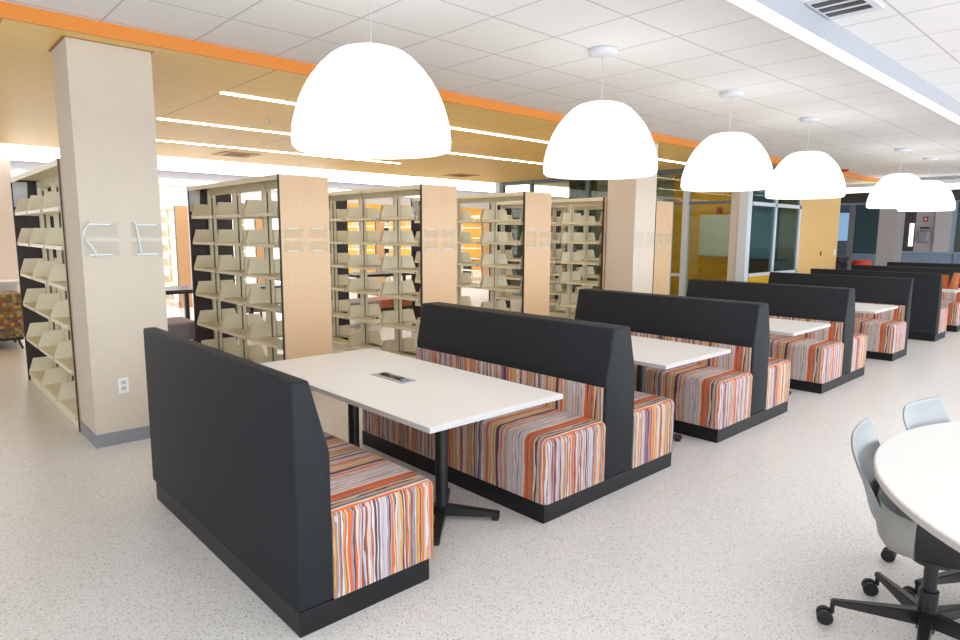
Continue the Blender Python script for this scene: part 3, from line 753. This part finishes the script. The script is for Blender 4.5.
PUR = mat('mauve_fabric', (150, 140, 152), .8)
def ottoman(x, y, label, hx=.35, hy=.5):
    t = thing('ottoman', (x, y, 0), 0, label, 'ottoman', 'mauve ottomans beyond the shelves')
    pbox('cushion', PUR, t, -hx, hx, -hy, hy, .2, .43, bev=.03)
    for sx in (-1, 1):
        for sy in (-1, 1): part('leg', BLACK, t, lambda bm: tube(bm, [(sx*(hx-.07), sy*(hy-.07), .21), (sx*(hx-.05), sy*(hy-.05), 0)], .02, 8))
ottoman(-4.95, 1.48, 'mauve ottoman just right of the big column', .36, .44)
ottoman(-7.2, 3.6, 'mauve ottoman seen low through the second range')
ottoman(-5.6, 4.75, 'mauve ottoman seen low through the third range')
t = thing('leather_bench', (-6.6, 6.3, 0), .2, 'low brown leather bench seen through the third range', 'bench')
LTH = mat('brown_leather', (176, 104, 66), .5)
pbox('seat_cushion', LTH, t, -.3, .3, -.75, .75, .14, .32, bev=.04, seg=3, smooth=True); pbox('base', BLACK, t, -.26, .26, -.7, .7, 0, .14)
t = thing('tub_chair', (-7.9, 5.5, 0), .3, 'grey tub chair seen through the third range', 'chair')
part('shell', mat('grey_felt', (140, 138, 132), .8), t, lambda bm: lathe(bm, [(0, .42), (.27, .42), (.29, .78), (.34, .78), (.32, .2), (.2, .15), (0, .15)], n=32), True)
part('base', BLACK, t, lambda bm: lathe(bm, [(0, 0), (.2, 0), (.2, .02), (.03, .03), (.03, .16), (0, .16)], n=24))
RED = mat('red_shell', (206, 62, 30), .5)
def red_chair(x, y, label):
    t = thing('red_chair', (x, y, 0), .4, label, 'chair', 'red chairs by the orange wall')
    pbox('seat', RED, t, -.22, .22, -.22, .22, .43, .47, bev=.015); pbox('backrest', RED, t, -.25, -.21, -.22, .22, .5, .88, bev=.015)
    for sx in (-1, 1):
        for sy in (-1, 1): part('leg', BLACK, t, lambda bm: tube(bm, [(sx*.18, sy*.18, .44), (sx*.21, sy*.21, 0)], .012, 8))
red_chair(-13.6, 14.6, 'red chair seen through the fourth range, right one')
red_chair(-13.8, 13.2, 'red chair seen through the fourth range, left one')
red_chair(-13.6, 11.3, 'red chair seen through the third range near its end panel')
t = thing('brown_table', (-12.6, 14.8, 0), 0, 'brown wooden table in front of the red chairs', 'table')
pbox('tabletop', LTH, t, -.5, .5, -1.4, 1.4, .68, .73)
for sy in (-1, 1): pbox('leg', BLACK, t, -.3, .3, sy*1.1-.03, sy*1.1+.03, 0, .68)
t = thing('copier', (-1.9, 16.5, 0), 0, 'black copier standing just past the yellow wall', 'copier')
pbox('body', BLACKP, t, -.4, .45, -.35, .35, 0, .95, bev=.02); pbox('lid', BLACK, t, -.42, .47, -.37, .37, .97, 1.1, bev=.02); pbox('paper_tray', GREYM, t, .45, .6, -.25, .25, .6, .64)
t = thing('red_stool', (-1.15, 16.9, 0), 0, 'small red seat in front of the copier', 'stool')
part('seat', RED, t, lambda bm: lathe(bm, [(0, .80), (.2, .80), (.23, .86), (.2, 1.0), (0, 1.0)], n=24), True); part('post', BLACK, t, lambda bm: lathe(bm, [(0, 0), (.2, 0), (.2, .02), (.03, .04), (.03, .81), (0, .81)], n=16))
t = thing('drinking_fountain', (-1.0, YF-.12, 1.62), 0, 'small grey wall fixture on the far panelled wall', 'fixture')
pbox('basin', mat('fixture_grey', (150, 150, 158), .4), t, -.12, .16, -.1, .1, -.2, .15, bev=.05, seg=3, smooth=True); pbox('bracket', BLACK, t, -.1, .14, -.05, .11, .22, .26)
t = thing('far_alarm', (-1.0, YF-.03, 2.12), 0, 'tiny red alarm on the far panelled wall', 'alarm')
pbox('housing', mat('alarm_red', (176, 40, 30), .4), t, -.06, .06, 0, .03, -.07, .07)
pbox('strobe', FIXT, t, -.03, .03, -.015, 0, -.03, .03)
bpy.context.view_layer.update()
